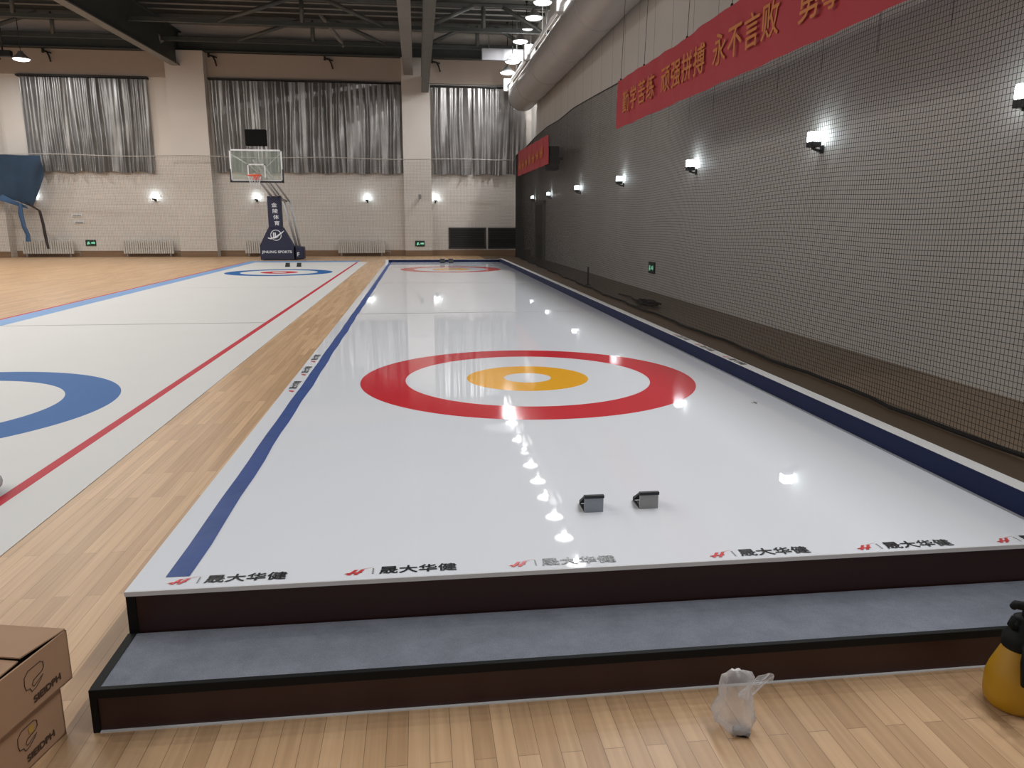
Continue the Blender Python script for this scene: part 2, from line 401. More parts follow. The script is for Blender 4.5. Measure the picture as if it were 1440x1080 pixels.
# wall brackets below the ring beam
def bracket(x, lab):
    mb = MB(); mb.tube([(-0.17, -0.02, 0.22), (0.02, -0.12, 0.17), (0.1, -0.16, 0.02), (0.16, -0.2, -0.2)], 0.035, M_RAIL, 6); mb.tube([(0.02, -0.1, 0.17), (0.17, -0.1, 0.13)], 0.03, M_RAIL, 6)
    mb.box(-0.2, -0.12, -0.05, 0.01, 0.15, 0.3, M_RAIL)
    tag(mb.build('cable_bracket', loc=(x, YB-0.13, 7.64)), lab, 'bracket', 'dark brackets over the windows')
bracket(-14.05, 'bent dark bracket on the wall above the left curtain')
bracket(-7.9, 'bent dark bracket on the wall beside the left pier')
bracket(-3.4, 'bent dark bracket on the wall above the middle curtain')
bracket(0.9, 'bent dark bracket on the wall beside the lattice girder')

# ------------------------------------------------------------------ curtains
def curtain(x0, x1, z0, z1, seed, label, group='silver curtains'):
    rnd = random.Random(seed)
    n = int((x1-x0)/0.03); nz = 10
    ph = [rnd.uniform(0, 6.28) for _ in range(8)]; fr = [2*PI/rnd.uniform(0.16, 0.5) for _ in range(6)]; am = [rnd.uniform(0.012, 0.04) for _ in range(6)]
    vs = []; fs = []
    for j in range(nz+1):
        t = j/nz; z = z1+(z0-z1)*t
        for i in range(n+1):
            u = i/n; x = x0+(x1-x0)*u
            xx = x+0.05*math.sin(3*t+ph[6]+x*1.1)*t
            y = sum(a*(0.55+0.45*t)*math.sin(f*xx+p+0.5*math.sin(2.2*t+p)) for a, f, p in zip(am, fr, ph))
            y += 0.025*t*math.sin(11*t+9*x)
            zz = z+(0.03*math.sin(6*x+ph[7]) if j == nz else 0)
            vs.append((x+0.012*math.sin(5*t+ph[5]+7*x), YB-0.17+max(-0.12, min(0.12, y)), zz))
    for j in range(nz):
        for i in range(n):
            a = j*(n+1)+i; fs.append((a, a+n+1, a+n+2, a+1))
    mb = MB(); mb.add(vs, fs, M_CURTAIN, smooth=True)
    return tag(mb.build('curtain'), label, 'curtain', group)
curtain(-15.2, -10.5, 3.36, 6.90, 1, 'wide silver grey curtain closed over the left window')
curtain(-8.08, -2.9, 3.4, 6.93, 2, 'silver grey curtain behind the basketball backboard')
curtain(-2.85, -0.56, 3.4, 6.93, 3, 'silver grey curtain beside the middle pier, left of it')
curtain(0.70, 2.33, 3.4, 6.85, 4, 'shiny silver curtain just right of the middle pier')
curtain(2.42, 4.55, 3.4, 6.85, 5, 'shiny silver curtain in the far right corner of the hall')
for a, b, z, lab in ((-15.3, -10.45, 6.97, 'dark curtain rail over the left window'), (-8.15, -0.55, 7.0, 'dark curtain rail over the middle window'), (0.64, 4.6, 6.92, 'dark curtain rail over the right corner window')):
    mb = MB(); mb.box(a, b, YB-0.22, YB+0.005, z-0.035, z+0.02, M_RAIL); mb.box(a, a+0.08, YB-0.2, YB, z-0.05, z+0.02, M_RAIL); mb.box(b-0.08, b, YB-0.2, YB, z-0.06, z+0.02, M_RAIL)
    tag(mb.build('curtain_rail'), lab, 'curtain rail', 'curtain rails')

# ------------------------------------------------------------------ radiators
def radiator(x0, x1, label, first=[None]):
    t = thing('radiator', label, 'radiator', (x0, YB-0.3, 0), 0, 'white column radiators')
    n = int((x1-x0)/0.085); s = (x1-x0)/n
    mb = MB()
    for i in range(n):
        mb.box(i*s+0.006, (i+1)*s-0.012, -0.04, 0.05, 0.13, 0.66, M_RAD, bev=0.012)
        mb.tube([(i*s+s/2, 0, 0.16), (i*s+s/2, 0, 0.67)], 0.02, M_RAD, 6)
    mb.tube([(0, 0, 0.2), (x1-x0, 0, 0.2)], 0.025, M_RAD, 6); mb.tube([(0, 0, 0.6), (x1-x0, 0, 0.6)], 0.025, M_RAD, 6)
    mb.build('fins', t)
    for fx in (0.12, x1-x0-0.16):
        mb = MB(); mb.box(fx, fx+0.04, -0.03, 0.04, 0, 0.16, M_GREYFX); mb.build('foot', t)
    mb = MB(); mb.tube([(x1-x0, 0, 0.2), (x1-x0+0.22, 0, 0.2), (x1-x0+0.22, 0, 0.0)], 0.018, M_GREYFX, 6); mb.build('supply_pipe', t)
radiator(-15.8, -13.86, 'white column radiator under the left end of the left curtain')
radiator(-11.95, -9.98, 'white column radiator just left of the wide left pier')
radiator(-7.15, -5.2, 'white column radiator partly hidden behind the basketball hoop base')
radiator(-3.35, -1.4, 'white column radiator between the basketball hoop and the middle pier')

# ------------------------------------------------------------------ wall lights
def make_sconce(label, group):
    # faces local -Y; wall is at local y = +0.4
    t = thing('wall_light', label, 'wall light', (0, 0, 0), 0, group)
    mb = MB(); mb.box(-0.062, 0.062, -0.062, 0.062, -0.03, 0.085, M_SCONCE, bev=0.01); mb.build('lamp_glass', t)
    mb = MB(); mb.box(-0.066, 0.066, -0.066, 0.066, -0.095, -0.03, M_DARK, bev=0.008); mb.tube([(0, 0, -0.09), (0, 0, -0.12)], 0.025, M_DARK, 8); mb.build('lamp_base', t)
    mb = MB(); mb.tube([(0, 0, -0.11), (0, 0.06, -0.13), (0, 0.11, -0.13)], 0.018, M_DARK, 6); mb.box(-0.03, 0.03, 0.095, 0.118, -0.165, -0.07, M_DARK); mb.build('arm', t)
    return t
S0 = make_sconce('', '')
spots = [(5.74, 'lit wall light cut by the right picture edge, behind the net'), (9.02, 'lit wall light behind the net below the long red banner, nearest whole one'), (13.28, 'second whole wall light behind the net, under the first banner words'),
         (18.1, 'third whole wall light along the netted wall'), (23.0, 'fourth whole wall light along the netted wall, between banner and speaker'), (28.1, 'wall light under the black loudspeaker on the netted wall'), (32.1, 'farthest wall light on the netted wall, beside the corner')]
ALL_SC = []
for i, (y, lab) in enumerate(spots):
    loc = (4.78, y, 2.42)
    if i == 0: o = S0; o.location = loc; o.rotation_euler = (0, 0, -PI/2); o['label'] = lab; o['group'] = 'wall lights along the netted wall'
    else: o = dup(S0, loc, -PI/2, lab)
    ALL_SC.append(loc)
for x, y, lab in ((-15.25, YB-0.12, 'wall light on the far wall beside the blue cloth'), (-10.62, YB-0.12, 'wall light on the far wall left of the wide pier'), (-6.6, YB-0.12, 'wall light on the far wall below the basketball board'),
               (-2.08, YB-0.12, 'wall light on the far wall left of the middle pier'), (0.78, YB-0.12, 'wall light on the far wall right of the middle pier')):
    dup(S0, (x, y, 2.38), 0, lab, 'wall lights along the far wall'); ALL_SC.append((x, y, 2.38))
mb = MB(); mb.box(-0.06, 0.06, -0.06, 0.06, -0.1, 0.08, M_GREYFX, bev=0.015); mb.tube([(0, 0, -0.05), (0, 0.25, -0.1)], 0.02, M_GREYFX, 6)
tag(mb.build('unlit_sconce', loc=(0.12, YB-0.59, 2.48)), 'small grey unlit fixture on the middle pier', 'wall fixture')  # grey wall sconce, switched off
def exit_sign(loc, rz, lab):
    t = thing('exit_sign', lab, 'exit sign', loc, rz, 'green exit signs')
    mb = MB(); mb.box(-0.2, 0.2, -0.035, 0.0, -0.12, 0.12, M_GREEN, bev=0.008); mb.build('sign_case', t)
    mb = MB(); T = frame((0, -0.038, 0), (1, 0, 0), (0, 0, 1))
    mb.prism([(0.02, -0.03), (0.12, -0.03), (0.12, -0.06), (0.18, 0), (0.12, 0.06), (0.12, 0.03), (0.02, 0.03)], 0, 0.002, M_GREENG, T)
    mb.prism([(-0.13, -0.07), (-0.09, -0.07), (-0.07, -0.02), (-0.04, -0.06), (-0.01, -0.05), (-0.05, 0.0), (-0.05, 0.05), (-0.1, 0.05), (-0.13, 0.0)], 0, 0.002, M_GREENG, T); mb.build('pictogram', t)
exit_sign((-13.3, YB, 0.56), 0, 'small green exit sign on the far wall under the left curtain')
exit_sign((0.08, YB-0.35, 0.53), 0, 'small green exit sign low on the middle pier')
exit_sign((XW, 15.6, 0.5), -PI/2, 'dark green exit sign low on the wall behind the net')
for k, (z, lab) in enumerate(((1.66, 'small pale switch plate on the far wall, upper of the two'), (1.40, 'small pale switch plate on the far wall, lower of the two'))):
    mb = MB(); mb.box(-0.2, 0.2, -0.03, 0.0, -0.06, 0.05, M_EDGE, bev=0.006); mb.box(-0.14, 0.16, -0.035, -0.028, -0.035, 0.0, M_GREYFX); tag(mb.build('switch_plate', loc=(-13.72+0.06*k, YB, z)), lab, 'switch plate', 'switch plates')
# ventilation grilles low on the far wall
def grille(x0, x1, lab):
    t = thing('ventilation_grille', lab, 'vent', (x0, YB, 0), 0, 'dark grilles low on the far wall')
    w = x1-x0
    mb = MB(); mb.box(0, w, -0.05, 0.0, 0.30, 0.36, M_VENT); mb.box(0, w, -0.05, 0, 1.14, 1.2, M_VENT); mb.box(0, 0.06, -0.05, 0, 0.3, 1.2, M_VENT); mb.box(w-0.06, w, -0.05, 0, 0.3, 1.2, M_VENT); mb.build('grille_frame', t)
    mb = MB()
    for i in range(16): mb.box(0.05, w-0.05, -0.04, -0.005, 0.36+i*0.05, 0.385+i*0.05, M_VENT)
    mb.box(0.03, w-0.03, -0.006, 0.004, 0.32, 1.18, M_BLACK); mb.build('louvre', t)
grille(1.32, 2.93, 'dark ventilation grille on the far wall, the one nearer the middle pier')
grille(3.03, 4.6, 'dark ventilation grille on the far wall, the one in the corner')

# ------------------------------------------------------------------ duct, pipe, lamps
DX, DZ, DR = 4.295, 6.36, 0.583
t = thing('air_duct', 'large round grey fabric duct high along the right wall', 'duct', (DX, 0, DZ))
mb = MB(); pts = []; rs = []
y = 4.0
while y < 31.7:
    pts.append((0, y, 0)); rs.append(DR*(1-0.012*((int(y*2.5)) % 2))); y += 0.4
mb.tube(pts, rs, M_DUCT, 36); mb.build('duct_tube', t)
for y in (8, 11.5, 15, 18.5, 22, 25.5, 29):
    mb = MB(); mb.tube([(0, y-0.03, 0), (0, y+0.03, 0)], DR+0.012, M_DUCT, 36); mb.build('joint_band', t)
for y in (8.3, 12, 15.5, 19, 22.5, 26, 29.5):
    mb = MB(); mb.tube([(0, y, DR-0.02), (0, y, roof_z(y)-DZ)], 0.012, M_GREYFX, 5); mb.build('hanger_rod', t)
t = thing('white_pipe', 'white pipe with junction boxes running beside the round duct', 'pipe', (3.74, 0, 6.80))
mb = MB(); mb.tube([(0, 4, 0), (0, 32.2, 0)], 0.055, M_PIPE, 10); mb.build('pipe_run', t)
for y in (20.3, 26.1, 32.1):
    mb = MB(); mb.box(-0.17, 0.19, y-0.12, y+0.12, -0.2, 0.28, M_PIPE, bev=0.02); mb.build('junction_box', t)
for y in (12, 17.5, 23.4, 29.3):
    mb = MB(); mb.tube([(0, y, 0), (0, y, roof_z(y)-6.80)], 0.012, M_GREYFX, 5); mb.build('hanger_rod', t)

def make_lamp(label, group, rod):
    t = thing('high_bay_lamp', label, 'ceiling lamp', (0, 0, 0), 0, group)
    mb = MB(); mb.lathe([(0.08, 0.26), (0.1, 0.2), (0.2, 0.1), (0.29, 0.03), (0.30, 0.0), (0.28, 0.0)], M_GREYFX, 28); mb.build('reflector', t)
    mb = MB(); mb.lathe([(0.0, -0.075), (0.14, -0.065), (0.25, -0.035), (0.28, 0.0), (0.2, 0.01), (0.0, 0.01)], M_LAMP, 28); mb.build('diffuser', t)
    mb = MB(); mb.tube([(0, 0, 0.25), (0, 0, rod)], 0.014, M_DARK, 6); mb.lathe([(0.05, rod-0.06), (0.05, rod)], M_DARK, 12); mb.build('suspension_rod', t)
    return t
LAMPS = [(3.66, 31.5, 7.2), (3.74, 30.5, 7.42), (4.0, 30.2, 8.08), (4.0, 28.55, 8.08), (4.0, 26.8, 8.08), (4.0, 25.0, 8.08), (4.0, 23.4, 8.08), (4.0, 21.7, 8.08), (4.0, 20.1, 8.08), (4.0, 18.4, 8.08)]
ORD = ['farthest', 'second farthest', 'third farthest', 'fourth farthest', 'fifth farthest', 'sixth farthest', 'seventh farthest', 'eighth farthest', 'ninth farthest', 'tenth farthest']
lights = []
for i, p in enumerate(LAMPS):
    make_lamp(ORD[i]+' glowing disc lamp of the row beside the white pipe', 'lamps in the row beside the duct', roof_z(p[1])-p[2]).location = p
    lights.append(p)
p = (-14.05, 31.0, 7.14); make_lamp('single bright disc lamp hanging above the left curtain', None, roof_z(31.0)-7.14).location = p; lights.append(p)
mb = MB(); mb.box(-14.95, -14.35, 30.9, 31.1, 7.2, 7.42, M_DARK, bev=0.03); mb.tube([(-14.65, 31, 7.4), (-14.65, 31, roof_z(31))], 0.03, M_DARK, 6); mb.tube([(-14.9, 30.9, 7.2), (-14.7, 30.85, 7.1)], 0.05, M_DARK, 6)
tag(mb.build('projector_box'), 'dark box hung from the roof beside the left lamp', 'ceiling fixture')

def area(loc, power, size=0.12, col=(0.97, 0.985, 1.0)):
    l = bpy.data.lights.new('lamp_or_fill_light', 'AREA'); l.shape = 'DISK'; l.size = size; l.energy = power; l.color = col
    o = bpy.data.objects.new('lamp_or_fill_light', l); COL.objects.link(o); o.location = loc; return o
P1, P2 = 74, 190
for p in lights: area((p[0], p[1], p[2]-0.10), P1)
for y in (16.6, 14.9, 13.2, 11.5, 9.8, 8.1, 6.4, 4.7, 3.0, 1.3, -0.4): area((4.0, y, 8.0), P1)
for k, x in enumerate((-7.4, -10.6, -13.8, -17.5)):
    for y in (0, 5, 10, 15, 20, 25): area((x, y+1.2*(k % 2)+1, 7.25), P2*0.62, 0.6, (1, 0.955, 0.895))  # added unseen lamp rows over the left hall, spread to soften shadows
# ------------------------------------------------------------------ nets
def lerp_tab(tab, y):
    for (a, za), (b, zb) in zip(tab, tab[1:]):
        if a <= y <= b: return za+(zb-za)*(y-a)/(b-a)
    return tab[0][1] if y < tab[0][0] else tab[-1][1]
TOPS = [(1, 3.9), (5, 3.86), (8.8, 3.87), (11, 3.84), (14, 3.9), (16.5, 4.02), (18.8, 4.12), (21, 4.12), (23.2, 4.2), (26, 4.2), (28.5, 4.12), (32.4, 4.12)]
def net(u0, u1, pos, top, cell, th, seed, cz=None):
    """strands of a knotted net; pos(u, z) gives the place of a node"""
    mb = MB(); rnd = random.Random(seed)
    nu = int((u1-u0)/cell); nz = int(4.0/(cz or cell))
    def strand(pts, a, b):
        vs = []; fs = []
        for p in pts: vs += [p+a, p+b, p-a, p-b]
        for i in range(len(pts)-1):
            for k in range(4): fs.append((4*i+k, 4*i+(k+1) % 4, 4*i+4+(k+1) % 4, 4*i+4+k))
        mb.add(vs, fs, M_NET)
    e1 = (pos(u0+1, 1)-pos(u0, 1)).normalized(); nrm = e1.cross(Vector((0, 0, 1)))
    for i in range(nu+1):
        u = u0+i*cell; zt = top(u)
        strand([pos(u, zt*j/8) for j in range(9)], e1*th/2, nrm*th/2)
    for j in range(nz+1):
        f = j/nz; n = max(2, int((u1-u0)/0.5))
        strand([pos(u0+(u1-u0)*i/n, top(u0+(u1-u0)*i/n)*f) for i in range(n+1)], Vector((0, 0, th/2)), nrm*th/2)
    return mb
def xn(y): return XN+max(0.0, (y-14)/18.3)*0.42
def pos_r(u, z):
    f = max(0, min(1, z/4.0)); bow = f*(1-f)*4*max(0.0, min(1.0, (20-u)/8))
    return Vector((xn(u)+bow*(0.012*math.sin(0.9*u+1)+0.006*math.sin(2.3*u+3*f)), u, max(0.03, z)+0.02*math.sin(1.7*u+5*f)*bow))
t = thing('safety_net', 'tall black mesh net hanging along the right side of the hall', 'net', (0, 0, 0))
net(0.8, 32.3, pos_r, lambda u: lerp_tab(TOPS, u), 0.034, 0.0038, 1, 0.039).build('mesh', t)
mb = MB(); mb.tube([(xn(0.8+i*0.35), 0.8+i*0.35, lerp_tab(TOPS, 0.8+i*0.35)) for i in range(91)], 0.014, M_ROPE, 6)
mb.build('top_rope', t)
mb = MB(); mb.tube([(xn(0.8+i*0.35)+0.03*math.sin(i*0.9)+0.015*math.sin(i*2.3), 0.8+i*0.35, 0.02) for i in range(91)], 0.017, M_ROPE, 6); mb.build('bottom_rope', t)
for y in (5.2, 9.1, 10.6, 12.6, 14.03):
    mb = MB(); mb.tube([(XN, y, lerp_tab(TOPS, y)), (XN+0.06, y, 6.2)], 0.004, M_ROPE, 5); mb.lathe([(0.015, -0.03), (0.02, 0), (0.015, 0.03)], M_ROPE, 8, Matrix.Translation((XN, y, lerp_tab(TOPS, y)+0.02))); mb.build('hanger_wire', t)
YN = 32.35
t = thing('safety_net', 'thin grey-roped net stretched in front of the far wall', 'net', (0, 0, 0))
net(-16.8, XN+0.36, lambda u, z: Vector((u, YN, max(0.03, z))), lambda u: 3.97-0.05*math.sin((u+14)*0.6)**2, 0.06, 0.0035, 2).build('mesh', t)
mb = MB(); mb.tube([(-16.8+i*0.5, YN, 3.97-0.05*math.sin((-16.8+i*0.5+14)*0.6)**2) for i in range(41)]+[(XN+0.36, YN, 3.95)], 0.018, M_ROPEG, 6); mb.build('top_rope', t)

# ------------------------------------------------------------------ banners on the net
def banner(y0, y1, z0, z1, sag):
    mb = MB(); n = 60; vs = []; fs = []
    for i in range(n+1):
        y = y0+(y1-y0)*i/n
        zt = lerp_tab(TOPS, y)+0.01 if sag else z1(y)
        for j in range(7):
            f = j/6; z = zt+(z0(y)-zt)*f
            vs.append((xn(y)-0.045-0.012*math.sin(4*y+3*f)-0.01*math.sin(9*y), y, z))
    for i in range(n):
        for j in range(6): a = i*7+j; fs.append((a, a+7, a+8, a+1))
    mb.add(vs, fs, M_BANNER, smooth=True); return mb
t = thing('banner', 'long red cloth banner with gold Chinese slogan hung on the net top rope', 'banner', (0, 0, 0), 0, 'red banners')
banner(4.0, 14.05, lambda y: 3.03+0.06*(y-4)/10, None, True).build('banner_cloth', t)
def glyphs(s, yl, pitch, zb):
    mb = MB()
    for k, ch in enumerate(s):
        mb.text(ch, 0.42, M_GOLD, frame((XN-0.072, yl-k*pitch, zb), (0, -1, 0), (0, 0, 1)), 1.0, 0.92, 0.004)
    mb.build('slogan', t)
glyphs('勤学苦练', 13.62, 0.475, 3.33); glyphs('顽强拼搏', 11.47, 0.45, 3.32); glyphs('永不言败', 9.45, 0.445, 3.31); glyphs('勇攀高峰', 7.32, 0.43, 3.29)
t = thing('banner', 'short red banner near the far corner beside the loudspeaker', 'banner', (0, 0, 0), 0, 'red banners')
banner(22.6, 30.9, lambda y: 3.10+0.12*(y-22.6)/8.3, lambda y: 3.93+0.22*(y-22.6)/8.3, False).build('banner_cloth', t)
rnd = random.Random(5)
for k in range(7):
    mb = MB(); yc = 29.9-k*1.0
    for q in range(5): yy = yc-0.25+q*0.125; zz = 3.36+rnd.uniform(0, 0.05); mb.box(xn(yy)-0.085, xn(yy)-0.078, yy-0.025, yy+0.025, zz, zz+rnd.uniform(0.2, 0.36), M_GOLD)
    mb.box(xn(yc)-0.087, xn(yc)-0.076, yc-0.28, yc+0.28, 3.5, 3.54, M_GOLD)
    mb.build('slogan_mark', t)
t = thing('loudspeaker', 'black loudspeaker mounted on the right wall beside the short banner', 'loudspeaker', (4.55, 26.0, 3.52))
mb = MB(); mb.box(-0.2, 0.18, -0.27, 0.27, -0.38, 0.38, M_SPK, bev=0.03); mb.build('cabinet', t)
mb = MB(); mb.lathe([(0.0, 0.0), (0.2, 0.0), (0.21, 0.012), (0.0, 0.012)], M_DARK, 20, frame((0, -0.28, -0.1), (1, 0, 0), (0, 0, 1))); mb.build('cone', t)
mb = MB(); mb.box(0.15, 0.35, -0.05, 0.05, -0.05, 0.05, M_DARK); mb.build('bracket', t)

# ------------------------------------------------------------------ the raised curling sheet
X0, X1, Y0, Y1 = -0.95, 2.47, 2.335, 22.5
t = thing('curling_sheet', 'raised glossy white curling sheet with red and yellow house rings and dark wood front', 'curling sheet', (0, 0, 0))
SHEET = t
mb = MB(); mb.box(X0, X1, Y0, Y1, ZP-0.016, ZP, M_ICE); mb.build('playing_surface', t)
mb = MB(); mb.box(X0-0.001, X1+0.001, Y0-0.004, Y0, ZP-0.016, ZP-0.0005, M_EDGE); mb.build('white_edge', t)
mb = MB(); mb.box(X0+0.004, X1-0.004, Y0+0.006, Y1-0.004, 0, ZP-0.016, M_RISER); mb.box(X0, X0+0.028, Y0+0.002, Y0+0.03, 0, ZP-0.016, M_BLACK); mb.build('base_frame', t)
CX = 0.797
def house(cy, zz):
    for nm, r0, r1, m in (('outer_ring', 0.912, 1.24, M_RED), ('inner_ring', 0.178, 0.457, M_YEL)):
        q = MB(); q.ring(CX, cy, r0, r1, zz-0.002, zz+0.0006, m); q.build(nm, SHEET)
house(5.53, ZP); house(19.0, ZP)
for y, m, w in ((9.78, M_LINE, 0.03), (14.73, M_LINE, 0.035)):
    mb = MB(); mb.box(-0.78, 2.38, y-w/2, y+w/2, ZP-0.002, ZP+0.0005, m); mb.build('hog_line', t)
mb = MB(); n = 80
vs = []; fs = []
for i in range(n+1):
    y = 2.422+(Y1-0.1-2.422)*i/n; w = 0.004*math.sin(i*1.7)+0.003*math.sin(i*0.6)
    vs += [(-0.853+w*0.5, y, ZP+0.0012), (-0.776+w, y, ZP+0.0012)]
for i in range(n): fs.append((2*i, 2*i+1, 2*i+3, 2*i+2))
mb.add(vs, fs, M_TAPE); mb.build('border_tape', t)
mb = MB(); mb.box(2.385, X1, Y0+0.02, Y1, ZP, ZP+0.10, M_EDGE, bev=0.004); s = mb.build('side_curb', t)
mb = MB(); mb.box(2.38, 2.386, Y0+0.02, Y1-0.08, ZP, ZP+0.098, M_CURB); mb.build('navy_facing', s)
mb = MB(); mb.box(X0, 2.385, Y1-0.08, Y1, ZP, ZP+0.075, M_EDGE, bev=0.004); s = mb.build('end_curb', t)
mb = MB(); mb.box(X0+0.09, 2.381, Y1-0.086, Y1-0.079, ZP, ZP+0.073, M_CURB); mb.build('navy_facing', s)
# printed sponsor marks
def sponsor(T, parent):
    q = MB()
    for dx in (0.0, 0.022):     # red slanted flag strokes
        q.prism([(0.0+dx, 0.004), (0.012+dx, 0.004), (0.036+dx, 0.04), (0.024+dx, 0.04)], 0, 0.0004, M_LOGO, T)
    q.prism([(-0.008, 0.012), (0.0, 0.018), (0.05, 0.024), (0.05, 0.018), (0.0, 0.012)], 0, 0.0005, M_LOGO, T)
    q.prism([(0.03, 0.036), (0.088, 0.054), (0.05, 0.044), (0.042, 0.04)], 0, 0.0004, M_LOGO, T)
    for k in range(4): q.prism([(0.084, 0.006+k*0.011), (0.089, 0.006+k*0.011), (0.089, 0.013+k*0.011), (0.084, 0.013+k*0.011)], 0, 0.0004, M_GREYINK, T)
    q.text('晟大华健', 0.064, M_INK, T @ Matrix.Translation((0.105, 0.007, 0.0004)), 1.03, 0.90, 0.0013)
    q.build('sponsor_mark', parent)
for x, y in ((-0.825, 2.362), (-0.262, 2.362), (0.29, 2.360), (1.0, 2.352), (1.552, 2.350), (2.10, 2.348)):
    sponsor(Matrix.Translation((x, y, ZP+0.0016)), SHEET)
for y in (5.22, 5.8, 6.36): sponsor(frame((-0.872, y, ZP+0.0016), (0, 1, 0), (-1, 0, 0)), SHEET)
for y in (6.95, 6.35, 5.72): sponsor(frame((2.40, y, ZP+0.1004), (0, -1, 0), (1, 0, 0)), SHEET)
mb = MB(); T = Matrix.Translation((2.13, 4.55, ZP+0.0012))
mb.prism([(0, 0), (0.05, 0.02), (0.055, 0.028), (0.0, 0.01)], 0, 0.0004, M_GREYINK, T); mb.prism([(0.02, -0.02), (0.03, -0.02), (0.045, 0.06), (0.038, 0.06)], 0, 0.0004, M_GREYINK, T); mb.build('scuff_mark', SHEET)

# carpeted step in front
t = thing('carpeted_step', 'low step with grey-blue carpet and dark wood front below the white sheet', 'step', (0, 0, 0))
SY0, SY1, SZ = 2.03, 2.334, 0.135
mb = MB(); mb.box(X0, 2.5, SY0+0.006, SY1, 0.0, SZ-0.008, M_RISER); mb.build('step_body', t)
mb = MB(); mb.box(X0+0.022, 2.48, SY0+0.016, SY1, SZ-0.009, SZ, M_CARPET); mb.build('carpet', t)
mb = MB(); mb.box(X0-0.003, 2.5, SY0-0.002, SY0+0.017, SZ-0.026, SZ+0.002, M_BLACK, bev=0.002); mb.box(X0-0.003, X0+0.023, SY0+0.015, SY1, SZ-0.026, SZ+0.002, M_BLACK); mb.box(X0-0.003, X0+0.016, SY0, SY0+0.017, 0, SZ, M_BLACK); mb.build('edge_trim', t)
mb = MB(); mb.box(X0+0.016, 2.5, SY0-0.003, SY0+0.008, 0.0, 0.004, M_EDGE); mb.build('sealant_strip', t)

# hacks (foot blocks)
def make_hack(label, m):
    t = thing('curling_hack', label, 'curling hack', (0, 0, 0), 0, 'foot blocks on the raised sheet')
    w, h, d = 0.078, 0.068, 0.10
    mb = MB(); mb.box(-w/2, w/2, 0, 0.006, 0, h-0.006, m); mb.build('face_plate', t)
    mb = MB(); mb.box(-w/2-0.002, w/2+0.002, -0.004, 0.012, h-0.008, h+0.004, M_RUBBER)
    mb.add([(-w/2, 0.010, h+0.002), (w/2, 0.010, h+0.002), (w/2, d, 0.016), (-w/2, d, 0.016), (-w/2, 0.010, h-0.006), (w/2, 0.010, h-0.006), (w/2, d, 0.002), (-w/2, d, 0.002)],
           [(0, 1, 2, 3), (7, 6, 5, 4), (0, 3, 7, 4), (1, 5, 6, 2), (3, 2, 6, 7), (0, 4, 5, 1)], M_RUBBER); mb.build('rubber_pad', t)
    for s in (-1, 1):
        mb = MB(); a = -w/2 if s < 0 else w/2-0.004
        mb.add([(a, 0.004, 0.0), (a, d, 0.0), (a, d, 0.008), (a, 0.004, 0.008), (a+0.004, 0.004, 0.0), (a+0.004, d, 0.0), (a+0.004, d, 0.008), (a+0.004, 0.004, 0.008)], [(0, 1, 2, 3), (7, 6, 5, 4), (3, 2, 6, 7), (0, 4, 5, 1), (0, 3, 7, 4), (1, 5, 6, 2)], M_RUBBER); mb.build('side_rail', t)
    return t
make_hack('dark-topped blue-grey foot block on the near end, the one nearer the rings', M_HACK).location = (0.682, 2.82, ZP)
h2 = make_hack('dark-topped warm grey foot block on the near end, right of its twin', M_HACK2); h2.location = (0.915, 2.832, ZP)
for i, (x, y, z, lab, g) in enumerate(((0.68, 21.95, ZP, 'tiny dark foot block at the far curb of the raised sheet, left of two', 'foot blocks on the raised sheet'), (0.92, 21.95, ZP, 'tiny dark foot block at the far curb of the raised sheet, right of two', 'foot blocks on the raised sheet'),
        (-4.2, 25.4, 0.004, 'small black foot block on the floor mat by the hoop base, left of two', 'foot blocks on the floor mat'), (-3.84, 25.4, 0.004, 'small black foot block on the floor mat by the hoop base, right of two', 'foot blocks on the floor mat'))):
    o = dup(h2, (x, y, z), PI, lab, g); o.scale = (1.7, 1.5, 1.7)

# ------------------------------------------------------------------ floor-level curling mat (left)
t = thing('curling_mat', 'flat white curling mat on the floor with blue rings and red border lines', 'curling mat', (0, 0, 0)); MATT = t
mb = MB(); mb.box(-5.80, -1.84, -0.5, 28.2, 0.0005, 0.004, M_MAT); mb.build('mat_base', t)
mb = MB(); mb.box(-2.225, -2.155, -0.5, 28.0, 0.003, 0.0048, M_MRED); mb.build('right_border_line', t)
mb = MB(); mb.box(-6.13, -5.78, -0.5, 28.2, 0.0005, 0.0046, M_LBLUE); mb.build('blue_border', t)
mb = MB(); mb.box(-6.19, -6.13, -0.5, 28.2, 0.0005, 0.0048, M_MRED); mb.build('left_border_line', t)
mb = MB(); mb.box(-6.13, -2.155, 28.2, 29.1, 0.0005, 0.0048, M_LBLUE); mb.build('end_border', t)
for y in (11.2, 17.4):
    mb = MB(); mb.box(-5.78, -2.22, y-0.02, y+0.02, 0.003, 0.0046, M_LINE if y < 15 else M_LINE2); mb.build('hog_line', t)
for cy in (6.2, 22.5):
    for nm, r0, r1, m in (('outer_ring', 1.07, 1.49, M_BLUE), ('inner_ring', 0.2, 0.52, M_MRED)):
        q = MB(); q.ring(-3.97, cy, r0, r1, 0.002, 0.0047, m); q.build(nm, MATT)
t = thing('curling_stone', 'grey curling stone at the left picture edge by the red border line', 'curling stone', (-2.375, 4.13, 0.0045))
mb = MB(); mb.lathe([(0.06, 0), (0.1, 0.012), (0.125, 0.035), (0.13, 0.055), (0.125, 0.075), (0.1, 0.098), (0.055, 0.108), (0.0, 0.109)], M_STONE, 40); mb.build('stone_body', t)
mb = MB(); mb.tube([(-0.05, 0, 0.105), (-0.05, 0, 0.135), (-0.03, 0, 0.15), (0.07, 0, 0.15)], 0.014, M_BLUE, 10); mb.build('handle', t)

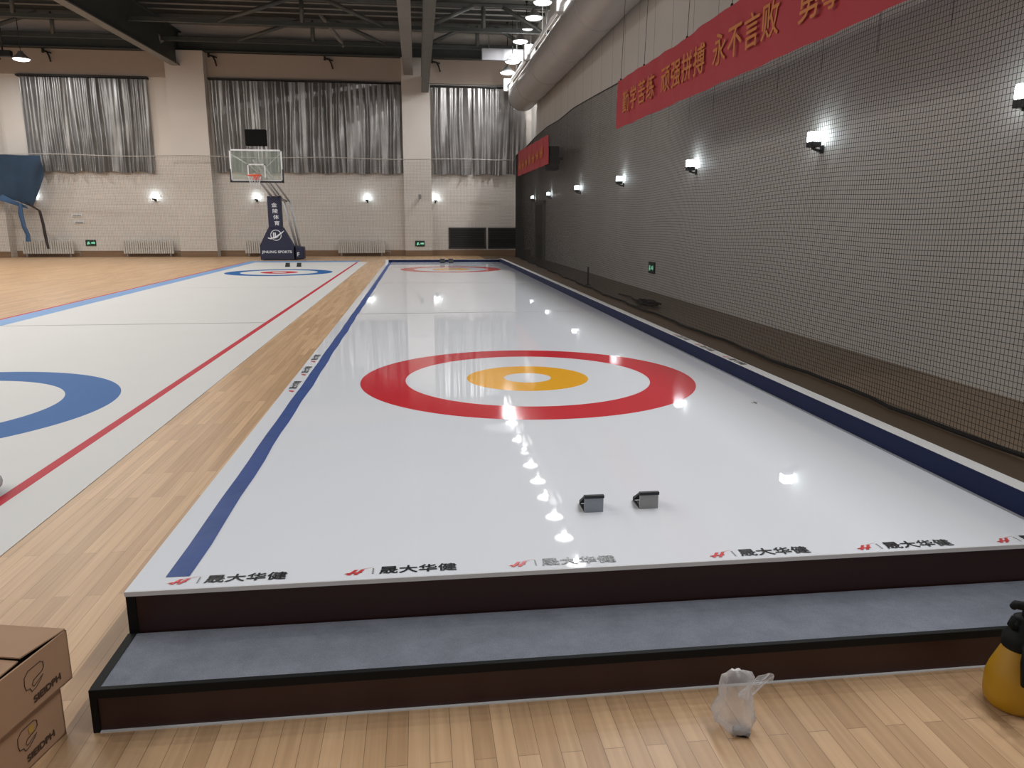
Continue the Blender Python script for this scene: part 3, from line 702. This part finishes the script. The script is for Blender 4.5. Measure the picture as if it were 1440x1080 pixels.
# ------------------------------------------------------------------ basketball hoop
t = thing('basketball_hoop', 'mobile basketball hoop with glass board and navy padded base by the far wall', 'basketball hoop', (-5.28, 29.7, 0)); HOOP = t
mb = MB(); mb.prism([(-0.61, 0.05), (0.62, 0.05), (0.62, 1.55), (-0.61, 1.55)], 0.02, 0.5, M_NAVY)
vs = [(-0.61, 0.0, 0.03), (0.62, 0.0, 0.03), (0.62, 0.0, 0.56), (0.27, 0.0, 1.22), (-0.26, 0.0, 1.22), (-0.61, 0.0, 0.56)]
bk = [(x, 0.25, z) for x, y, z in vs]; n = 6
mb.add(vs+bk, [tuple(range(6)), tuple(range(6, 12))[::-1]]+[(k, k+6, (k+1) % 6+6, (k+1) % 6) for k in range(6)], M_NAVY); mb.build('padded_base', t)
for x in (-0.45, 0.45):
    for y in (0.2, 1.4):
        mb = MB(); mb.tube([(x-0.03, y, 0.04), (x+0.03, y, 0.04)], 0.04, M_DARK, 12); mb.build('wheel', t)
mb = MB(); mb.box(-0.25, 0.25, -0.02, 0.24, 1.18, 2.36, M_NAVY, bev=0.03); mb.build('column_pad', t)
mb = MB(); mb.box(0.63, 0.95, 0.15, 0.7, 0.04, 0.5, M_NAVY, bev=0.03)
mb.text('F', 0.2, M_WHITE, frame((0.7, 0.145, 0.15), (1, 0, 0), (0, 0, 1)), 1, 1, 0.01); mb.build('side_pad', t)
mb = MB()
for k, ch in enumerate('金陵体育'): mb.text(ch, 0.19, M_WHITE, frame((-0.1+0.02*k, -0.03, 1.97-0.22*k), (1, 0, 0), (0, 0, 1)), 1.1, 0.9, 0.003)
mb.build('column_lettering', t)
mb = MB(); T = frame((0.0, -0.006, 0.93), (1, 0, 0), (0, 0, 1))
pts = [(0.19*math.cos(a), 0.19*math.sin(a)) for a in [i*PI/14 for i in range(29)]]
q = [Vector((x, y, 0)) for x, y in pts]; mb.tube(q, 0.016, M_WHITE, 5, T, cap=False)
mb.tube([Vector((x, y, 0)) for x, y in ((-0.3, -0.1), (-0.2, -0.13), (0.0, -0.08), (0.18, 0.06), (0.3, 0.16))], [0.02, 0.035, 0.04, 0.03, 0.01], M_WHITE, 6, T)
mb.text('JL', 0.26, M_WHITE, T @ Matrix.Translation((-0.12, -0.08, 0.004)), 1, 1, 0.008); mb.build('round_emblem', t)
mb = MB(); mb.text('JINLING SPORTS', 0.13, M_WHITE, frame((0.0, -0.005, 0.27), (1, 0, 0), (0, 0, 1)), 1.15, 1, 0.003, 'CENTER'); mb.build('base_lettering', t)
# board is reached by two arms
BY = -2.4; BX = -0.08
mb = MB()
for s in (-0.1, 0.1): mb.tube([(0.02+s, 0.2, 2.3), (BX+s, BY+0.1, 3.0)], 0.045, M_ARM, 8)
for s in (-0.1, 0.1): mb.tube([(0.3+s, 0.95, 2.2), (BX+s, BY+0.1, 3.45)], 0.04, M_ARM, 8)
mb.tube([(0.3, 0.95, 2.2), (0.02, 0.2, 2.3)], 0.05, M_ARM, 8); mb.build('lift_arm', t)
mb = MB()
for s in (-0.12, 0.12): mb.tube([(0.3+s, 0.95, 2.25), (0.62+s*0.5, 1.2, 0.45)], 0.05, M_ARM, 8)
mb.build('rear_strut', t)
bw, b0, b1 = 0.86, 2.76, 3.80
mb = MB(); mb.box(BX-bw, BX+bw, BY-0.01, BY+0.01, b0, b1, M_GLASS); mb.build('backboard', t)
mb = MB(); y0, y1 = BY-0.014, BY-0.0105; w = 0.05
mb.box(BX-bw, BX+bw, y0, y1, b1-w, b1, M_WHITE); mb.box(BX-bw, BX-bw+w, y0, y1, b0, b1, M_WHITE); mb.box(BX+bw-w, BX+bw, y0, y1, b0, b1, M_WHITE); mb.box(BX-bw, BX+bw, y0, y1, b0, b0+w, M_WHITE)
a0, a1 = b0+0.12, b0+0.57
for x in (-0.295, 0.255): mb.box(BX+x, BX+x+0.04, y0, y1, a0, a1, M_WHITE)
mb.box(BX-0.295, BX+0.295, y0, y1, a1-0.04, a1, M_WHITE); mb.build('board_lines', t)
mb = MB(); mb.box(BX-bw-0.02, BX+bw+0.02, BY-0.03, BY+0.03, b0-0.04, b0+0.02, M_DARK)
for s in (-1, 1): mb.box(BX+s*bw-0.02, BX+s*bw+0.02, BY-0.03, BY+0.03, b0-0.04, b0+0.4, M_DARK)
mb.build('edge_padding', t)
mb = MB(); mb.tube([(BX-bw+0.03, BY+0.06, b1-0.15), (BX-0.2, BY+0.1, b0+0.5), (BX+0.1, BY+0.1, b0+0.2)], 0.02, M_ARM, 6); mb.tube([(BX+bw-0.03, BY+0.06, b1-0.1), (BX+0.05, BY+0.1, b0+0.25)], 0.012, M_ARM, 6); mb.build('board_brace', t)
RY = BY-0.42; RZ = 2.93
mb = MB(); mb.tube([(BX+0.225*math.cos(a), RY+0.225*math.sin(a), RZ) for a in [i*PI/12 for i in range(25)]], 0.018, M_HOOP, 8, cap=False); mb.box(BX-0.1, BX+0.1, RY+0.2, BY-0.01, RZ-0.03, RZ+0.03, M_HOOP); mb.box(BX-0.13, BX+0.13, BY-0.04, BY-0.015, RZ-0.12, RZ+0.06, M_HOOP); mb.build('rim', t)
mb = MB()
for k in range(12):
    for s in (-1, 1):
        mb.tube([(BX+r*math.cos((k+s*o)*PI/6), RY+r*math.sin((k+s*o)*PI/6), z) for r, o, z in ((0.225, 0, RZ), (0.18, 0.5, RZ-0.15), (0.14, 1.0, RZ-0.3), (0.13, 1.5, RZ-0.42))], 0.004, M_WHITE, 4)
mb.build('net_cords', t)
mb = MB(); mb.box(BX-0.33, BX+0.36, BY+0.1, BY+0.3, 3.93, 4.46, M_SPK, bev=0.02); mb.build('shot_clock', t)
mb = MB()
for x in (0.08, 0.2): mb.tube([(BX+x, BY+0.12, 3.4), (BX+x, BY+0.16, 3.96)], 0.025, M_ARM, 6)
mb.build('clock_stand', t)

# ------------------------------------------------------------------ blue cloth slung over the back net rope
t = thing('gathered_cloth', 'dark blue cloth bundled over the net rope at the left picture edge', 'cloth', (0, 0, 0))
n1, n2 = 24, 14; vs = []; fs = []
for i in range(n1+1):
    u = i/n1; x = -17.2+2.85*u
    zt = 4.0-0.10*u-0.03*math.sin(PI*u)
    if u < 0.8: zb = 2.75+(1.95-2.75)*(u/0.8)**1.1
    else: zb = 1.95+(3.15-1.95)*((u-0.8)/0.2)**0.9
    for j in range(n2+1):
        f = j/n2; z = zt+(zb-zt)*f
        xx = x+0.12*f*math.sin(PI*u)
        vs.append((xx, 32.27-0.05*math.sin(7*u+5*f)-0.06*f*math.sin(16*u+2*f)-0.04, z))
for i in range(n1):
    for j in range(n2): a = i*(n2+1)+j; fs.append((a, a+n2+1, a+n2+2, a+1))
mb = MB(); mb.add(vs, fs, M_CLOTH, smooth=True); mb.build('cloth_sheet', t)
vs = []; fs = []
for i in range(13):
    u = i/12; x = -16.9+1.85*u
    for j in range(5):
        f = j/4; zt = 3.05-1.05*u**0.9; zb = 2.5-0.62*u
        vs.append((x+0.05*f, 32.12-0.03*math.sin(9*u+3*f), zt+(zb-zt)*f))
for i in range(12):
    for j in range(4): a = i*5+j; fs.append((a, a+5, a+6, a+1))
mb = MB(); mb.add(vs, fs, M_CLOTHL, smooth=True); mb.build('folded_hem', t)
def strap(pts, w, m, nm):
    vs = []; fs = []
    for i, p in enumerate(pts):
        ww = w*(0.8+0.4*abs(math.sin(i*1.3))); vs += [(p[0]-ww, p[1], p[2]), (p[0]+ww, p[1]-0.03, p[2]), (p[0]+ww, p[1]+0.02, p[2]), (p[0]-ww, p[1]+0.05, p[2])]
    for i in range(len(pts)-1):
        for k in range(4): fs.append((4*i+k, 4*i+(k+1) % 4, 4*i+4+(k+1) % 4, 4*i+4+k))
    q = MB(); q.add(vs, fs, m, smooth=True); q.build(nm, t)
strap([(-15.25, 32.1, 2.1), (-15.28, 32.1, 1.7), (-15.22, 32.1, 1.2), (-15.12, 32.1, 0.9), (-15.14, 32.1, 0.64)], 0.075, M_CLOTHL, 'tie_strap')
strap([(-15.0, 32.08, 2.15), (-14.8, 32.08, 1.98), (-14.57, 32.08, 1.82), (-14.5, 32.08, 1.3), (-14.48, 32.08, 0.9), (-14.42, 32.08, 0.36)], 0.05, M_STRAP, 'tie_strap')

# ------------------------------------------------------------------ things on the floor near the net
rnd = random.Random(11)
mb = MB(); pts = []
for i in range(60):
    a = i*0.42; r = 0.14+0.05*math.sin(i*0.7)+0.05*rnd.random()
    pts.append((r*math.cos(a)*0.9, r*math.sin(a)*1.9+0.1*math.sin(i*0.21), 0.03+0.05*rnd.random()))
mb.tube(pts, 0.016, M_STRAP, 6); mb.tube([(0.1, 0.2, 0.02), (0.0, 0.8, 0.02), (0.1, 1.4, 0.02), (0.02, 2.0, 0.02)], 0.014, M_STRAP, 6)
tag(mb.build('cable_coil', loc=(3.98, 12.9, 0.0)), 'dark tangled cable lying on the floor just behind the net', 'cable')
mb = MB(); mb.tube([(0, 0, 0.0), (0, 0, 0.42)], 0.02, M_DARK, 8); mb.lathe([(0.07, 0), (0.07, 0.015), (0.02, 0.02)], M_DARK, 12)
tag(mb.build('floor_post', loc=(3.9, 17.3, 0.0)), 'short dark post standing on the floor behind the net', 'post')

# ------------------------------------------------------------------ cartons bottom left
d1 = Vector((-0.225, -0.974, 0)).normalized(); d2 = Vector((-d1.y, d1.x, 0))
if d2.x > 0: d2 = -d2
def carton(A, L, W, z0, h, label, gold):
    t = thing('cardboard_box', label, 'cardboard box', (A[0], A[1], z0), 0, 'stacked cartons')
    T = frame((0, 0, 0), -d1, d2)            # x: along the printed face (towards the far corner), y: away from the face
    q = MB()
    q.box(-L, 0, 0, 0.005, 0, h, M_CARD, T); q.box(-L, 0, W-0.005, W, 0, h, M_CARD, T); q.box(-0.005, 0, 0, W, 0, h, M_CARD, T); q.box(-L, -L+0.005, 0, W, 0, h, M_CARD, T); q.box(-L, 0, 0, W, 0, 0.005, M_CARD, T)
    q.box(-L+0.006, -0.006, 0.006, W-0.006, h-0.03, h-0.025, M_CARDD, T); q.build('carton_body', t)  # dark sheet below the flaps stands in for the shaded interior
    q = MB()         # flap over the far half, a little lifted at the printed edge
    vs = [(-L*0.36, 0.020, h+0.002), (-0.001, 0.003, h+0.001), (-0.001, W, h+0.001), (-L*0.36, W, h+0.001)]
    q.add(vs+[(x, y, z+0.004) for x, y, z in vs], [(0, 3, 2, 1), (4, 5, 6, 7), (0, 1, 5, 4), (1, 2, 6, 5), (2, 3, 7, 6), (3, 0, 4, 7)], M_CARD, T); q.build('top_flap', t)
    q = MB()
    vs = [(-L, 0.001, h+0.001), (-L*0.365, 0.024, h-0.006), (-L*0.365, W, h-0.003), (-L, W, h+0.001)]
    q.add(vs+[(x, y, z+0.004) for x, y, z in vs], [(0, 3, 2, 1), (4, 5, 6, 7), (0, 1, 5, 4), (1, 2, 6, 5), (2, 3, 7, 6), (3, 0, 4, 7)], M_CARD, T); q.build('top_flap', t)
    q = MB()
    F = T @ frame((0, -0.0008, 0), (1, 0, 0), (0, 0, 1))
    ol = [(-0.172, 0.088), (-0.168, 0.072), (-0.155, 0.07), (-0.15, 0.058), (-0.135, 0.06), (-0.115, 0.072), (-0.105, 0.082)]
    o2 = [(-0.172, 0.088), (-0.17, 0.108), (-0.155, 0.12), (-0.11, 0.122), (-0.1, 0.115), (-0.1, 0.1), (-0.108, 0.092), (-0.14, 0.085), (-0.146, 0.075), (-0.14, 0.068), (-0.11, 0.08)]
    for l in (ol, o2): q.tube([Vector((x, y, 0)) for x, y in l], 0.0011, M_PRINT, 4, F)
    q.text('SIEIDPH', 0.026, M_PRINT, F @ Matrix.Translation((-0.148, 0.022, 0)) @ Matrix.Rotation(R(3), 4, 'Z'), 1.18, 1.0, 0.0018)
    if gold: q.prism([(-0.13, 0.095), (-0.118, 0.093), (-0.112, 0.108), (-0.122, 0.118), (-0.132, 0.11)], 0, 0.0006, M_GOLDP, F)
    q.build('printed_face', t)
    return t, T
carton((-1.03, 2.04), 0.42, 0.34, 0.0, 0.150, 'brown cardboard box standing on the floor under another box', True)
tt, T = carton((-1.008, 2.068), 0.42, 0.34, 0.1565, 0.15, 'brown cardboard box on top of the stack, with slightly open flaps', False)
q = MB(); F = T @ frame((-0.2, 0.075, 0.1605), (1, 0, 0), (0, 1, 0)); q.tube([Vector((0.02*math.cos(a), 0.02*math.sin(a), 0)) for a in [i*PI/8 for i in range(17)]], 0.003, M_CARDL, 5, F, cap=False); q.build('printed_ring', tt)

# ------------------------------------------------------------------ plastic bag
t = thing('plastic_bag', 'crumpled clear plastic bag standing on the wood floor by the step', 'plastic bag', (0.89, 1.85, 0.0))
rnd = random.Random(3)
def blob(rings, n, jit, seed):
    r_ = random.Random(seed); vs = []; fs = []
    for i, (cx, cy, z, rx, ry) in enumerate(rings):
        for k in range(n):
            a = 2*PI*k/n; j = 1+r_.uniform(-jit, jit)
            vs.append((cx+rx*j*math.cos(a), cy+ry*j*math.sin(a), max(0.002, z+r_.uniform(-0.006, 0.006)*(i > 0))))
    for i in range(len(rings)-1):
        for k in range(n): fs.append((i*n+k, i*n+(k+1) % n, (i+1)*n+(k+1) % n, (i+1)*n+k))
    fs.append(tuple(range(n))[::-1]); fs.append(tuple((len(rings)-1)*n+k for k in range(n)))
    return vs, fs
mb = MB(); vs, fs = blob([(-0.01, -0.02, 0.002, 0.03, 0.03), (-0.012, -0.02, 0.02, 0.052, 0.045), (-0.02, -0.01, 0.05, 0.058, 0.045), (-0.012, 0.0, 0.085, 0.048, 0.04), (-0.005, 0.01, 0.12, 0.044, 0.035), (0.0, 0.015, 0.145, 0.044, 0.025), (-0.005, 0.018, 0.165, 0.02, 0.008)], 16, 0.22, 4)
mb.add(vs, fs, M_BAG, smooth=True); mb.build('bag_body', t)
mb = MB(); vs, fs = blob([(0.03, 0.02, 0.075, 0.02, 0.02), (0.055, 0.03, 0.092, 0.018, 0.014), (0.075, 0.035, 0.105, 0.024, 0.016), (0.1, 0.04, 0.118, 0.026, 0.014), (0.112, 0.04, 0.13, 0.01, 0.006)], 10, 0.25, 8)
mb.add(vs, fs, M_BAG); mb.build('bag_handle', t)
mb = MB(); mb.box(-0.02, 0.03, -0.055, -0.03, 0.004, 0.022, M_GREYFX, Matrix.Rotation(R(-22), 4, 'Z'), bev=0.006); mb.box(-0.018, 0.02, -0.054, -0.04, 0.002, 0.01, M_BLACK, Matrix.Rotation(R(-22), 4, 'Z'))
tag(mb.build('small_part', loc=(0.895, 1.845, 0.0)), 'small dark grey piece lying inside the plastic bag', 'part')

# ------------------------------------------------------------------ pressure sprayer
t = thing('pressure_sprayer', 'yellow pressure sprayer bottle with black pump top at the right picture edge', 'sprayer', (1.76, 1.84, 0.0))
mb = MB(); mb.lathe([(0.05, 0.0), (0.066, 0.004), (0.078, 0.02), (0.082, 0.05), (0.081, 0.095), (0.073, 0.125), (0.058, 0.165), (0.043, 0.205), (0.04, 0.212)], M_SPRAY, 36); mb.build('tank', t)
mb = MB(); mb.lathe([(0.05, 0.195), (0.052, 0.2), (0.05, 0.235), (0.036, 0.25), (0.03, 0.29), (0.022, 0.295), (0.0, 0.296)], M_BLACK, 24); mb.build('cap', t)
mb = MB(); mb.tube([(0, 0, 0.28), (0, 0, 0.318)], 0.010, M_BLACK, 10); mb.tube([(-0.05, -0.005, 0.330), (-0.038, 0, 0.334), (0, 0, 0.325), (0.045, 0, 0.332)], [0.010, 0.013, 0.014, 0.012], M_BLACK, 10); mb.tube([(-0.038, -0.01, 0.262), (-0.055, -0.01, 0.278), (-0.044, -0.01, 0.3)], 0.009, M_BLACK, 8); mb.build('pump_handle', t)
mb = MB(); mb.tube([(-0.02, -0.04, 0.225), (-0.04, -0.075, 0.222), (-0.045, -0.088, 0.195), (-0.042, -0.092, 0.125)], [0.014, 0.018, 0.024, 0.02], M_BLACK, 10); mb.build('trigger_nozzle', t)

# ------------------------------------------------------------------ world and camera
w = bpy.data.worlds.new('hall_world'); sc.world = w; w.use_nodes = True
bg = w.node_tree.nodes['Background']; bg.inputs[0].default_value = (0.92, 0.93, 1.0, 1); bg.inputs[1].default_value = 0.38

yaw, pitch, roll = R(7.00838212), R(12.11172253), R(0.13826369)
f = Vector((math.sin(yaw)*math.cos(pitch), math.cos(yaw)*math.cos(pitch), -math.sin(pitch)))
r = Vector((math.cos(yaw), -math.sin(yaw), 0)); u = r.cross(f)
r2 = r*math.cos(roll)+u*math.sin(roll); u2 = -r*math.sin(roll)+u*math.cos(roll)
cam = bpy.data.cameras.new('camera'); co = bpy.data.objects.new('camera', cam); COL.objects.link(co)
M = Matrix((r2, u2, -f)).transposed().to_4x4(); M.translation = (0, 0, H); co.matrix_world = M
cam.sensor_fit = 'HORIZONTAL'; cam.sensor_width = 36; cam.lens = 1060.81/1440*36; cam.clip_end = 200; cam.clip_start = 0.05
sc.camera = co
sc.view_settings.view_transform = 'Standard'
sc.view_settings.look = 'None'
sc.view_settings.exposure = 0.0
sc.cycles.use_denoising = True
sc.cycles.max_bounces = 8
sc.cycles.transparent_max_bounces = 16
